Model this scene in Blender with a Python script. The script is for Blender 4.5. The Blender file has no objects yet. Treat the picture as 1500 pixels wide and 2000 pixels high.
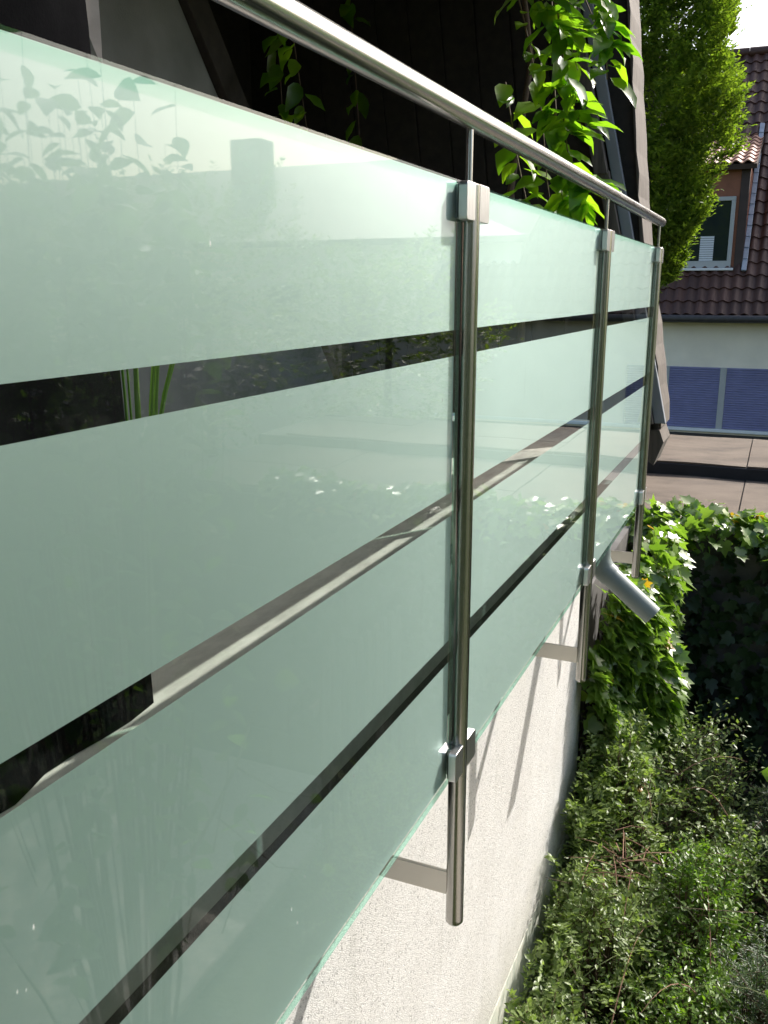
import bpy, bmesh, math, random
import numpy as np
from mathutils import Matrix, Vector

# ------------------------------------------------------------------ camera, world, sun, exposure
SC = bpy.context.scene
COL = SC.collection
rng = np.random.default_rng(7)
random.seed(7)

cam_data = bpy.data.cameras.new('camera')
cam = bpy.data.objects.new('camera', cam_data)
COL.objects.link(cam)
cam_data.sensor_fit = 'AUTO'
cam_data.sensor_width = 36.0
cam_data.lens = 31.39
cam_data.clip_start = 0.02
cam_data.clip_end = 3000
_r = Vector((0.9164, 0.4003, -0.0007)); _d = Vector((0.0957, -0.2205, -0.9707)); _f = Vector((-0.3887, 0.8894, -0.2404))
cam.matrix_world = Matrix(((_r.x, -_d.x, -_f.x, 0.60), (_r.y, -_d.y, -_f.y, 0.0), (_r.z, -_d.z, -_f.z, 0.0), (0, 0, 0, 1)))
SC.camera = cam

SUN_DIR = Vector((0.391, 0.685, 0.614)).normalized()
SUN_EL = math.asin(SUN_DIR.z)
SUN_AZ = math.atan2(SUN_DIR.x, SUN_DIR.y)
world = bpy.data.worlds.new('World')
SC.world = world
world.use_nodes = True
wn = world.node_tree
sky_tex = wn.nodes.new('ShaderNodeTexSky')
sky_tex.sky_type = 'NISHITA'
sky_tex.sun_disc = False
sky_tex.sun_elevation = SUN_EL
sky_tex.sun_rotation = SUN_AZ
sky_tex.dust_density = 3.5
sky_tex.ozone_density = 0.6
sky_tex.air_density = 1.0
wn.links.new(sky_tex.outputs[0], wn.nodes['Background'].inputs[0])
wn.nodes['Background'].inputs[1].default_value = 0.15

sun_data = bpy.data.lights.new('sun', 'SUN')
sun_data.energy = 3.5
sun_data.angle = math.radians(0.53)
sun_data.color = (1.0, 0.96, 0.905)
sun = bpy.data.objects.new('sun', sun_data)
COL.objects.link(sun)
sun.rotation_euler = SUN_DIR.to_track_quat('Z', 'Y').to_euler()
sun.location = (6, 10, 12)

SC.view_settings.view_transform = 'Standard'
SC.view_settings.look = 'None'
SC.view_settings.gamma = 1.0
SC.view_settings.use_curve_mapping = False
SC.view_settings.exposure = 1.04
SC.cycles.use_denoising = True
SC.cycles.use_adaptive_sampling = True
SC.cycles.adaptive_threshold = 0.02
SC.cycles.max_bounces = 6
SC.cycles.diffuse_bounces = 3
SC.cycles.glossy_bounces = 3
SC.cycles.transparent_max_bounces = 12
SC.cycles.caustics_reflective = False
SC.cycles.caustics_refractive = False

# ------------------------------------------------------------------ material helpers
class NT:
    def __init__(self, name):
        self.m = bpy.data.materials.new(name)
        self.m.use_nodes = True
        self.t = self.m.node_tree
        self.t.nodes.clear()
        self.out = self.t.nodes.new('ShaderNodeOutputMaterial')
    def n(self, typ, **kw):
        nd = self.t.nodes.new('ShaderNode' + typ)
        for k, v in kw.items():
            if k.startswith('_'):
                setattr(nd, k[1:], v)
            else:
                self.set(nd, k.replace('__', ' '), v)
        return nd
    def set(self, nd, key, v):
        s = nd.inputs[int(key[1:])] if key[0] == 'i' and key[1:].isdigit() else nd.inputs[key]
        if isinstance(v, bpy.types.NodeSocket):
            self.t.links.new(v, s)
        elif isinstance(v, bpy.types.Node):
            self.t.links.new(v.outputs[0], s)
        else:
            if s.type == 'RGBA' and len(v) == 3:
                v = (*v, 1)
            s.default_value = v
    def surf(self, s):
        self.t.links.new(s.outputs[0] if isinstance(s, bpy.types.Node) else s, self.out.inputs['Surface'])
        return self.m
    def coord(self, kind='Object'):
        return self.n('TexCoord').outputs[kind]
    def mapped(self, scale, kind='Object', rot=(0, 0, 0)):
        mp = self.n('Mapping', Vector=self.coord(kind), Scale=scale, Rotation=rot)
        return mp.outputs[0]
    def noise(self, vec, scale, detail=4, rough=0.55):
        nd = self.n('TexNoise', Vector=vec, Scale=scale, Detail=detail, Roughness=rough)
        return nd.outputs[0]
    def ramp(self, fac, stops):
        nd = self.n('ValToRGB', Fac=fac)
        el = nd.color_ramp.elements
        while len(el) < len(stops):
            el.new(0.5)
        for e, (p, c) in zip(el, stops):
            e.position = p
            e.color = (*c, 1) if len(c) == 3 else c
        return nd.outputs[0]
    def math(self, op, a, b=0.0, clamp=False):
        nd = self.n('Math', _operation=op, i0=a, i1=b)
        nd.use_clamp = clamp
        return nd.outputs[0]
    def mix(self, fac, a, b):
        nd = self.n('MixShader', i0=fac)
        self.t.links.new(a.outputs[0], nd.inputs[1])
        self.t.links.new(b.outputs[0], nd.inputs[2])
        return nd
    def mixc(self, fac, a, b, blend='MIX'):
        nd = self.n('Mix', _data_type='RGBA', _blend_type=blend)
        self.set(nd, 'i0', fac)
        self.set(nd, 'i6', a)
        self.set(nd, 'i7', b)
        return nd.outputs[2]
    def bump(self, h, strength=0.3, dist=0.01):
        return self.n('Bump', Strength=strength, Distance=dist, Height=h).outputs[0]

M = {}
def grey(v): return (v, v, v)

def simple(name, col, rough=0.6, metal=0.0, var=0.25, scale=8, bump=0.15, bscale=60, bdist=0.003, spec=0.5):
    t = NT(name)
    c = t.coord()
    f = t.noise(c, scale, 5)
    lo = tuple(x * (1 - var) for x in col); hi = tuple(min(1, x * (1 + var)) for x in col)
    colr = t.ramp(f, [(0.3, lo), (0.7, hi)])
    b = t.bump(t.noise(c, bscale, 4), bump, bdist)
    p = t.n('BsdfPrincipled', Base__Color=colr, Roughness=rough, Metallic=metal, Normal=b)
    p.inputs['Specular IOR Level'].default_value = spec
    M[name] = t.surf(p)
    return M[name]

def steel(name, axis, base=(0.56, 0.545, 0.515), rough=0.27):
    # brushed stainless: fine scratches that run along `axis`
    t = NT(name)
    sc = [700, 700, 700]; sc[axis] = 5
    v = t.mapped(tuple(sc))
    f = t.noise(v, 1.0, 3)
    g = t.noise(t.coord(), 7, 4)
    col = t.mixc(g, tuple(x * 0.86 for x in base), tuple(min(1, x * 1.08) for x in base))
    r = t.n('MapRange', Value=f, i1=0.3, i2=0.7, i3=rough - 0.04, i4=rough + 0.08)
    p = t.n('BsdfPrincipled', Base__Color=col, Metallic=1.0, Roughness=r, Normal=t.bump(f, 0.035, 0.0005))
    M[name] = t.surf(p)

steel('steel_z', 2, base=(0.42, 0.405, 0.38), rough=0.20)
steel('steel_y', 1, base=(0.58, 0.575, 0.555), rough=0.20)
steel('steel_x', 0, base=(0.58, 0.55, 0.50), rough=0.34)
steel('steel_clamp', 2, base=(0.66, 0.66, 0.66), rough=0.30)
simple('rubber', (0.015, 0.015, 0.015), 0.6)

def glass_face(name, tint, reflect=True):
    t = NT(name)
    tr = t.n('BsdfTransparent', Color=tint)
    if not reflect:
        M[name] = t.surf(tr); return
    geo = t.n('NewGeometry')
    ior = t.n('MapRange', Value=geo.outputs['Backfacing'], i1=0.0, i2=1.0, i3=1.45, i4=1 / 1.45)
    fr = t.n('Fresnel', IOR=ior)
    gl = t.n('BsdfGlossy', Color=(1, 1, 1), Roughness=0.02)
    m1 = t.mix(fr, tr, gl)
    # thin film of dust, dried drops and streaks
    c = t.coord()
    sm = t.noise(t.mapped((1, 9, 1.6)), 3.2, 6, 0.62)
    smk = t.n('MapRange', Value=sm, i1=0.60, i2=0.86, i3=0.0, i4=0.05)
    big = t.noise(c, 6.0, 5, 0.6)
    bk = t.n('MapRange', Value=big, i1=0.60, i2=0.84, i3=0.0, i4=0.035)
    vo = t.n('TexVoronoi', Vector=t.mapped((1, 1, 0.45)), Scale=38.0, Randomness=1.0)
    vs = t.n('MapRange', Value=vo.outputs['Distance'], i1=0.035, i2=0.075, i3=0.5, i4=0.0)
    gate = t.math('GREATER_THAN', t.noise(c, 2.6, 2), 0.60)
    spots = t.math('MULTIPLY', vs.outputs[0], gate)
    fac = t.math('ADD', t.math('ADD', smk.outputs[0], bk.outputs[0]), spots, True)
    df = t.n('BsdfDiffuse', Color=(0.62, 0.64, 0.60))
    M[name] = t.surf(t.mix(fac, m1, df))
glass_face('glass_front', (0.955, 0.985, 0.97))
glass_face('glass_back', (0.93, 0.975, 0.955), False)
t = NT('glass_edge')
M['glass_edge'] = t.surf(t.mix(0.10, t.n('BsdfTransparent', Color=(0.50, 0.78, 0.66)),
        t.n('BsdfGlossy', Color=(0.75, 0.95, 0.88), Roughness=0.08)))

# frosted coating on the back of the panes
t = NT('frost')
c = t.coord()
n1 = t.noise(c, 2.2, 6, 0.6)
col = t.ramp(n1, [(0.3, (0.61, 0.74, 0.68)), (0.7, (0.68, 0.79, 0.735))])
df = t.n('BsdfDiffuse', Color=t.mixc(1.0, col, (0.052, 0.078, 0.070), 'MULTIPLY'))
fz = t.n('Fresnel', IOR=1.5)
gk = t.math('MINIMUM', t.math('ADD', t.math('MULTIPLY', fz.outputs[0], 2.55), 0.085), 0.68)
gl = t.n('BsdfGlossy', Color=t.n('Mix', _data_type='RGBA', _blend_type='MULTIPLY', i0=1.0, i6=t.n('CombineColor', Red=gk, Green=gk, Blue=gk).outputs[0], i7=(0.94, 1.01, 1.03)).outputs[2], Roughness=0.64)
tl = t.n('BsdfTranslucent', Color=t.mixc(1.0, col, (0.17, 0.205, 0.20), 'MULTIPLY'))
a1 = t.n('AddShader'); t.t.links.new(df.outputs[0], a1.inputs[0]); t.t.links.new(gl.outputs[0], a1.inputs[1])
a2 = t.n('AddShader'); t.t.links.new(a1.outputs[0], a2.inputs[0]); t.t.links.new(tl.outputs[0], a2.inputs[1])
M['frost'] = t.surf(a2)

# white pebble-dash render
t = NT('stucco')
c = t.coord()
s1 = t.noise(c, 105, 5, 0.75)
s2 = t.noise(c, 420, 2, 0.5)
s3 = t.noise(c, 3, 5, 0.6)
vo = t.n('TexVoronoi', Vector=c, Scale=105.0)
h = t.math('ADD', t.math('MULTIPLY', s1, 0.55), t.math('MULTIPLY', s2, 0.55))
base = t.ramp(s3, [(0.3, (0.78, 0.755, 0.715)), (0.7, (0.86, 0.84, 0.805))])
pits = t.ramp(s1, [(0.34, (0.22, 0.21, 0.20)), (0.47, (1, 1, 1))])
col = t.mixc(0.75, base, pits, 'MULTIPLY')
st1 = t.noise(t.mapped((1, 6, 0.5)), 2.2, 6, 0.65)
col = t.mixc(t.n('MapRange', Value=st1, i1=0.55, i2=0.75, i3=0.0, i4=0.35).outputs[0], col, (0.50, 0.49, 0.44))
sz = t.n('SeparateXYZ', Vector=c)
low = t.n('MapRange', Value=t.math('ADD', sz.outputs[2], t.math('MULTIPLY', t.noise(c, 5, 5), 0.5)), i1=1.35, i2=1.75, i3=0.55, i4=0.0)
col = t.mixc(low.outputs[0], col, (0.52, 0.50, 0.42))
M['stucco'] = t.surf(t.n('BsdfPrincipled', Base__Color=col, Roughness=0.9, Normal=t.bump(h, 1.0, 0.011)))

# old plinth with moss stains
t = NT('plinth')
c = t.coord()
col = t.ramp(t.noise(t.mapped((1, 5, 1.2)), 5, 6, 0.65), [(0.30, (0.62, 0.60, 0.52)), (0.55, (0.46, 0.48, 0.41)), (0.75, (0.26, 0.30, 0.24))])
M['plinth'] = t.surf(t.n('BsdfPrincipled', Base__Color=col, Roughness=0.9, Normal=t.bump(t.noise(c, 90, 4), 0.5, 0.004)))

simple('slab_edge', (0.20, 0.205, 0.21), 0.55, var=0.15, scale=20)
simple('strip_dark', (0.02, 0.02, 0.02), 0.7, var=0.5, scale=150, bump=0.6, bscale=180)
t = NT('terrace_floor')
c = t.coord()
col = t.ramp(t.noise(t.mapped((6, 2, 2)), 3, 6, 0.65), [(0.25, (0.34, 0.31, 0.28)), (0.55, (0.52, 0.485, 0.44)), (0.75, (0.62, 0.585, 0.54))])
M['terrace_floor'] = t.surf(t.n('BsdfPrincipled', Base__Color=col, Roughness=0.75, Normal=t.bump(t.noise(c, 70, 4), 0.3, 0.003)))
simple('dark_wood', (0.022, 0.016, 0.012), 0.75, var=0.4, scale=20)
t = NT('weathered_board')
col = t.ramp(t.noise(t.mapped((30, 30, 2.0)), 1.5, 6, 0.65), [(0.3, (0.062, 0.050, 0.040)), (0.7, (0.135, 0.112, 0.092))])
M['weathered_board'] = t.surf(t.n('BsdfPrincipled', Base__Color=col, Roughness=0.85, Normal=t.bump(t.noise(t.mapped((40, 40, 3)), 2, 4), 0.5, 0.004)))
simple('grey_plaster', (0.20, 0.20, 0.205), 0.9, var=0.15, scale=4, bump=0.4, bscale=120)
simple('grey_metal', (0.24, 0.25, 0.27), 0.45, var=0.1)
simple('cover_black', (0.006, 0.006, 0.0065), 0.9, var=0.3, bump=0.2, bscale=200, spec=0.0)
simple('canvas', (0.40, 0.34, 0.29), 0.85, var=0.25, scale=14, bump=0.4, bscale=400, bdist=0.001)
simple('pipe_pvc', (0.20, 0.235, 0.225), 0.42, var=0.06, scale=5, bump=0.03)
simple('pot', (0.10, 0.06, 0.045), 0.7)

t = NT('bitumen')
c = t.coord()
big = t.noise(t.mapped((1.0, 1.6, 1)), 1.9, 8, 0.68)
col = t.ramp(big, [(0.30, (0.055, 0.040, 0.028)), (0.48, (0.108, 0.080, 0.056)), (0.72, (0.150, 0.116, 0.085))])
fine = t.noise(c, 90, 3, 0.7)
col = t.mixc(0.35, col, t.ramp(fine, [(0.3, grey(0.5)), (0.7, grey(1.2))]), 'MULTIPLY')
M['bitumen'] = t.surf(t.n('BsdfPrincipled', Base__Color=col, Roughness=0.9, Normal=t.bump(fine, 0.4, 0.004)))
simple('bitumen_black', (0.012, 0.012, 0.013), 0.8)
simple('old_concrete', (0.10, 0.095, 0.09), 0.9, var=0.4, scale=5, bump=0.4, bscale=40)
simple('house_render', (0.88, 0.79, 0.65), 0.9, var=0.07, scale=1.5, bump=0.2)
simple('shutter', (0.20, 0.20, 0.35), 0.5, var=0.10, scale=3, bump=0.0)
simple('white_paint', (0.74, 0.74, 0.73), 0.5, var=0.04)
simple('frame_grey', (0.42, 0.42, 0.41), 0.45, var=0.04)
simple('cladding', (0.26, 0.095, 0.05), 0.7, var=0.2, scale=3)
simple('cladding_dark', (0.05, 0.03, 0.024), 0.7, var=0.2, scale=3)
simple('gutter', (0.045, 0.04, 0.04), 0.5)
simple('lead', (0.26, 0.29, 0.34), 0.5, var=0.15, scale=12)
t = NT('pane_dark')
M['pane_dark'] = t.surf(t.n('BsdfPrincipled', Base__Color=(0.02, 0.028, 0.026), Roughness=0.03))
simple('blind', (0.66, 0.67, 0.70), 0.6, var=0.03)

def tile_mat(name, a, b):
    t = NT(name)
    oi = t.n('ObjectInfo')
    at = t.n('Attribute', _attribute_name='rnd')
    r = t.math('FRACT', t.math('ADD', oi.outputs['Random'], at.outputs['Fac']))
    col = t.ramp(r, [(0.0, a), (1.0, b)])
    f = t.noise(t.coord(), 14, 5, 0.65)
    col = t.mixc(0.5, col, t.ramp(f, [(0.3, grey(0.55)), (0.7, grey(1.1))]), 'MULTIPLY')
    M[name] = t.surf(t.n('BsdfPrincipled', Base__Color=col, Roughness=0.6, Normal=t.bump(f, 0.2, 0.01)))
tile_mat('tile_brown', (0.052, 0.020, 0.011), (0.092, 0.036, 0.021))
tile_mat('tile_terracotta', (0.34, 0.17, 0.115), (0.46, 0.25, 0.175))

def leaf_mat(name, dark, light, trans=0.42, gloss=0.38, tcol=None, extra=None, spec=0.5):
    t = NT(name)
    oi = t.n('ObjectInfo')
    at = t.n('Attribute', _attribute_name='rnd')
    r = t.math('FRACT', t.math('ADD', oi.outputs['Random'], at.outputs['Fac']))
    stops = [(0.0, dark), (0.85, light)]
    if extra:
        stops += [(0.982, light), (0.986, extra)]
    col = t.ramp(r, stops)
    p = t.n('BsdfPrincipled', Base__Color=col, Roughness=gloss)
    p.inputs['Specular IOR Level'].default_value = spec
    tc = t.mixc(1.0, col, tcol or (2.6, 3.0, 0.9), 'MULTIPLY')
    tl = t.n('BsdfTranslucent', Color=tc)
    M[name] = t.surf(t.mix(trans, p, tl))
leaf_mat('leaf_vine', (0.050, 0.115, 0.012), (0.11, 0.19, 0.018), 0.55, 0.33, tcol=(3.4, 3.6, 1.0))
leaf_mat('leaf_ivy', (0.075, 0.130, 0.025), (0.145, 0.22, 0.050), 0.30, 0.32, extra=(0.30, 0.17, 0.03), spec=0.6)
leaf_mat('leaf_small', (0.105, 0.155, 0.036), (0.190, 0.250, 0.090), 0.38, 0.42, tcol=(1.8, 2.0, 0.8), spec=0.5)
leaf_mat('leaf_ivy_shade', (0.016, 0.034, 0.014), (0.030, 0.058, 0.022), 0.15, 0.45, spec=0.3)  # ivy leaf with the deep shade put into its colour
leaf_mat('leaf_fresh', (0.06, 0.12, 0.014), (0.12, 0.19, 0.03), 0.35, 0.4)
leaf_mat('leaf_yew', (0.018, 0.045, 0.014), (0.05, 0.09, 0.025), 0.25, 0.45)
leaf_mat('leaf_hornbeam', (0.060, 0.100, 0.014), (0.150, 0.195, 0.036), 0.40, 0.5, spec=0.3)
leaf_mat('leaf_magnolia', (0.04, 0.09, 0.018), (0.09, 0.16, 0.03), 0.40, 0.5, spec=0.25)
leaf_mat('leaf_grass', (0.05, 0.11, 0.02), (0.10, 0.16, 0.04), 0.30, 0.4)
simple('stem_brown', (0.10, 0.065, 0.04), 0.85, var=0.3, scale=30)
simple('stem_dry', (0.23, 0.13, 0.085), 0.85, var=0.3, scale=30)
simple('stem_green', (0.12, 0.15, 0.05), 0.7, var=0.2, scale=30)
simple('bark', (0.09, 0.075, 0.06), 0.9, var=0.4, scale=12, bump=0.6, bscale=30, bdist=0.02)
t = NT('soil')
c = t.coord()
col = t.ramp(t.noise(c, 1.2, 8, 0.65), [(0.3, (0.030, 0.036, 0.014)), (0.5, (0.05, 0.07, 0.02)), (0.7, (0.06, 0.048, 0.03))])
M['soil'] = t.surf(t.n('BsdfPrincipled', Base__Color=col, Roughness=0.95, Normal=t.bump(t.noise(c, 18, 6), 0.8, 0.05)))
simple('gravel', (0.42, 0.39, 0.34), 0.95, var=0.3, scale=40, bump=0.6, bscale=60, bdist=0.01)

# ------------------------------------------------------------------ geometry helpers
class MB:
    def __init__(self):
        self.v = []; self.f = []; self.mi = []
    def add(self, vs, fs, mi=0):
        o = len(self.v)
        self.v += [tuple(p) for p in vs]
        self.f += [tuple(i + o for i in f) for f in fs]
        self.mi += [mi] * len(fs)
        return self
    def box(self, x0, x1, y0, y1, z0, z1, mi=0):
        vs = [(x, y, z) for x in (x0, x1) for y in (y0, y1) for z in (z0, z1)]
        return self.add(vs, [(0, 1, 3, 2), (4, 6, 7, 5), (0, 4, 5, 1), (2, 3, 7, 6), (0, 2, 6, 4), (1, 5, 7, 3)], mi)
    def prism(self, poly, axis, a, b, mi=0):
        # poly: 2-D points in the plane across `axis`, extruded from a to b
        def put(p, w):
            q = list(p); q.insert(axis, w); return tuple(q)
        n = len(poly)
        vs = [put(p, a) for p in poly] + [put(p, b) for p in poly]
        fs = [tuple(range(n))[::-1], tuple(range(n, 2 * n))] + [(i, (i + 1) % n, n + (i + 1) % n, n + i) for i in range(n)]
        return self.add(vs, fs, mi)
    def tube(self, pts, rad, seg=10, cap=True, mi=0):
        pts = [Vector(p) for p in pts]
        rads = rad if isinstance(rad, (list, tuple)) else [rad] * len(pts)
        vs = []; fs = []
        prev = None
        for i, p in enumerate(pts):
            d = (pts[min(i + 1, len(pts) - 1)] - pts[max(i - 1, 0)]).normalized()
            if prev is None:
                u = d.orthogonal().normalized()
            else:
                u = (prev - d * prev.dot(d)).normalized()
            prev = u
            w = d.cross(u)
            for k in range(seg):
                a = 2 * math.pi * k / seg
                vs.append(p + (u * math.cos(a) + w * math.sin(a)) * rads[i])
        for i in range(len(pts) - 1):
            for k in range(seg):
                k2 = (k + 1) % seg
                fs.append((i * seg + k, i * seg + k2, (i + 1) * seg + k2, (i + 1) * seg + k))
        if cap:
            fs.append(tuple(range(seg))[::-1])
            fs.append(tuple(range((len(pts) - 1) * seg, len(pts) * seg)))
        return self.add(vs, fs, mi)
    def mesh(self, name, mats, off=(0, 0, 0), bevel=0.0, smooth=False, segs=2):
        me = bpy.data.meshes.new(name)
        ox, oy, oz = off
        me.from_pydata([(x - ox, y - oy, z - oz) for x, y, z in self.v], [], self.f)
        for m in (mats if isinstance(mats, (list, tuple)) else [mats]):
            me.materials.append(M[m])
        me.polygons.foreach_set('material_index', self.mi)
        bm = bmesh.new(); bm.from_mesh(me)
        bmesh.ops.recalc_face_normals(bm, faces=bm.faces)
        if bevel > 0:
            ed = [e for e in bm.edges if len(e.link_faces) == 2 and e.calc_face_angle(0) > 0.6]
            bmesh.ops.bevel(bm, geom=ed, offset=bevel, segments=segs, profile=0.5, affect='EDGES', clamp_overlap=True)
        bm.to_mesh(me); bm.free()
        if smooth:
            me.polygons.foreach_set('use_smooth', [True] * len(me.polygons))
            me.set_sharp_from_angle(angle=math.radians(38))
        me.update()
        return me
    def build(self, name, mats, parent=None, bevel=0.0, smooth=False, segs=2):
        me = self.mesh(name, mats, origin(parent), bevel, smooth, segs)
        return link(name, me, parent)

def origin(o):
    v = Vector((0, 0, 0))
    while o is not None:
        v += o.location; o = o.parent
    return v

def link(name, me, parent=None, loc=None):
    o = bpy.data.objects.new(name, me)
    COL.objects.link(o)
    o.parent = parent
    if loc is not None:
        o.location = loc
    return o

def tag(o, label, cat, group=None):
    o['label'] = label; o['category'] = cat
    if group:
        o['group'] = group
    return o

def thing(name, loc, label, cat, group=None):
    o = bpy.data.objects.new(name, None)
    COL.objects.link(o)
    o.location = loc
    o.empty_display_size = 0.1
    return tag(o, label, cat, group)

def struct(o):
    o['kind'] = 'structure'; return o
def stuff(o):
    o['kind'] = 'stuff'; return o

# ------------------------------------------------------------------ leaf helpers
def tmpl_small():
    return np.array([(0, 0, 0), (0.24, 0.48, 0.07), (0, 1, -0.04), (-0.24, 0.48, 0.07)], float), [(0, 1, 2), (0, 2, 3)]
def tmpl_oval(w=0.26, wave=0.0, droop=0.10):
    L = [(0.02, 0.0), (w * 0.62, 0.14), (w, 0.36), (w * 0.92, 0.58), (w * 0.5, 0.82), (0.0, 1.0)]
    mid = [0.0, 0.17, 0.38, 0.60, 0.83]
    vs = []
    for i, y in enumerate(mid):
        vs.append((0, y, -droop * y * y))
    vs.append((0, 1.0, -droop * 1.25))
    nm = len(vs)
    fs = []
    for s in (1, -1):
        st = len(vs)
        for i in range(1, 5):
            x, y = L[i]
            vs.append((s * x, y, 0.30 * x - droop * y * y + wave * math.sin(i * 2.1 + s)))
        fs.append((0, st, 1) if s > 0 else (0, 1, st))
        for i in range(3):
            q = (1 + i, st + i, st + i + 1, 2 + i)
            fs.append(q if s > 0 else q[::-1])
        q = (4, st + 3, 5)
        fs.append(q if s > 0 else q[::-1])
    return np.array(vs, float), fs
def tmpl_ivy():
    out = [(0.0, 0.05), (0.16, -0.06), (0.36, 0.02), (0.50, 0.20), (0.34, 0.34), (0.44, 0.62), (0.20, 0.60), (0.0, 1.0)]
    pts = out + [(-x, y) for x, y in out[1:-1]][::-1]
    vs = [(0, 0.32, 0.0)] + [(x, y, 0.16 * abs(x) - 0.16 * max(0, y - 0.35) ** 1.3) for x, y in pts]
    n = len(pts)
    fs = [(0, 1 + i, 1 + (i + 1) % n) for i in range(n)]
    fs = [f[::-1] if False else f for f in fs]
    return np.array(vs, float), fs
def tmpl_needle():
    return np.array([(0, 0, 0), (0.09, 0.5, 0.02), (0, 1, 0), (-0.09, 0.5, 0.02)], float), [(0, 1, 2), (0, 2, 3)]

def unit(a):
    return a / np.maximum(np.linalg.norm(a, axis=-1, keepdims=True), 1e-9)

def frames(N, T):
    T = unit(T)
    N = unit(N - T * np.sum(N * T, -1, keepdims=True))
    S = np.cross(T, N)
    return S, T, N

def merged_leaves(name, tmpl, P, N, T, size, mat, parent):
    tv, tf = tmpl
    P = np.asarray(P, float); n = len(P)
    if n == 0:
        return None
    S, T, N = frames(np.asarray(N, float), np.asarray(T, float))
    size = np.broadcast_to(np.asarray(size, float), (n,))
    L = tv[None, :, :] * size[:, None, None]
    V = P[:, None, :] + L[..., 0:1] * S[:, None, :] + L[..., 1:2] * T[:, None, :] + L[..., 2:3] * N[:, None, :]
    V = V.reshape(-1, 3) - np.array(origin(parent))
    k = len(tv)
    cnt = np.array([len(f) for f in tf]); flat = np.concatenate([np.array(f) for f in tf])
    loops = (flat[None, :] + (np.arange(n) * k)[:, None]).ravel()
    tot = np.tile(cnt, n)
    me = bpy.data.meshes.new(name)
    me.vertices.add(len(V)); me.vertices.foreach_set('co', V.ravel())
    me.loops.add(len(loops)); me.loops.foreach_set('vertex_index', loops.astype(np.int32))
    me.polygons.add(len(tot))
    st = np.concatenate([[0], np.cumsum(tot)[:-1]])
    me.polygons.foreach_set('loop_start', st.astype(np.int32))
    me.polygons.foreach_set('loop_total', tot.astype(np.int32))
    at = me.attributes.new('rnd', 'FLOAT', 'POINT')
    at.data.foreach_set('value', np.repeat(rng.random(n), k).astype(np.float32))
    me.materials.append(M[mat])
    me.update(calc_edges=True)
    me.polygons.foreach_set('use_smooth', np.ones(len(tot), bool))
    return link(name, me, parent)

_leaf_cache = {}
def single_leaves(tmpl_list, key, P, N, T, size, mat, parent):
    """each leaf an object of its own, sharing mesh data"""
    if key not in _leaf_cache:
        ms = []
        for tv, tf in tmpl_list:
            me = bpy.data.meshes.new('leaf')
            me.from_pydata([tuple(v) for v in tv], [], tf)
            me.materials.append(M[mat])
            me.polygons.foreach_set('use_smooth', [True] * len(me.polygons))
            ms.append(me)
        _leaf_cache[key] = ms
    ms = _leaf_cache[key]
    S, T, N = frames(np.asarray(N, float), np.asarray(T, float))
    off = np.array(origin(parent))
    for i in range(len(P)):
        o = bpy.data.objects.new('leaf', ms[i % len(ms)])
        p = np.asarray(P[i]) - off; s = float(size[i])
        o.matrix_basis = Matrix(((S[i][0] * s, T[i][0] * s, N[i][0] * s, p[0]),
                                 (S[i][1] * s, T[i][1] * s, N[i][1] * s, p[1]),
                                 (S[i][2] * s, T[i][2] * s, N[i][2] * s, p[2]), (0, 0, 0, 1)))
        COL.objects.link(o)
        o.parent = parent

CAM = np.array([0.60, 0, 0])
def leaves(tmpls, key, P, N, T, size, mat, parent, nsingle=300, prio=None):
    P = np.asarray(P); N = np.asarray(N); T = np.asarray(T); size = np.broadcast_to(size, (len(P),))
    if prio is None:
        prio = -np.linalg.norm(P - CAM, axis=1)
    order = np.argsort(-prio)
    a, b = order[:nsingle], order[nsingle:]
    if len(a):
        single_leaves(tmpls, key, P[a], N[a], T[a], size[a], mat, parent)
    if len(b):
        o = merged_leaves('foliage', tmpls[0], P[b], N[b], T[b], size[b], mat, parent)
        stuff(o)

# ================================================================== THE SETTING
GZ = -4.2
g = MB()
NG = 24
xs = np.concatenate([[-900, -60], np.linspace(-12, 30, 22), [60, 900]])
ys = np.concatenate([[-900, -60], np.linspace(-12, 36, 26), [80, 900]])
gv = [(x, y, GZ + (0.05 * math.sin(x * 1.7) * math.cos(y * 1.3) if abs(x) < 40 and abs(y) < 50 else 0)) for x in xs for y in ys]
ny = len(ys)
g.add(gv, [(i * ny + j, (i + 1) * ny + j, (i + 1) * ny + j + 1, i * ny + j + 1) for i in range(len(xs) - 1) for j in range(ny - 1)])
struct(g.build('ground', 'soil', smooth=True))
p = MB().box(2.3, 4.6, -6, 6.2, GZ - 0.2, GZ + 0.09)
struct(p.build('path', 'gravel', bevel=0.02))

# ---------------------------------------------------------------- the house with the balcony
WX = -0.27
house = thing('house', (-1.2, 1.0, GZ), 'house with white pebble-dash wall under the glass balcony railing', 'house')
w = MB()
# white wall face with a slightly uneven end towards the ivy
w.box(-0.62, WX, -4.0, 4.86, -3.06, -1.34)
w.build('wall', 'stucco', house, bevel=0.004)
MB().box(-0.618, WX + 0.002, -4.0, 4.862, GZ - 0.1, -3.065).build('plinth', 'plinth', house)
MB().box(-0.61, WX - 0.004, -4.0, 4.85, -1.338, -1.112).build('dark_strip', 'strip_dark', house)  # dark speckled strip between slab edge and white wall
MB().box(-0.60, WX + 0.006, -4.0, 4.855, -1.11, -0.80).build('slab_edge', 'slab_edge', house, bevel=0.003)
MB().box(-4.0, -0.622, 4.88, 5.5, GZ - 0.1, -0.79).build('side_wall', 'grey_plaster', house)
# terrace floor: paving slabs with joints
fl = MB().box(-2.4, WX - 0.01, -4.0, 5.0, -0.80, -0.7715).build('terrace_floor', 'slab_edge', house)
MB().box(-2.39, WX - 0.012, -3.9, 4.99, -0.771, -0.75).build('screed', 'terrace_floor', fl, bevel=0.006)
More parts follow.
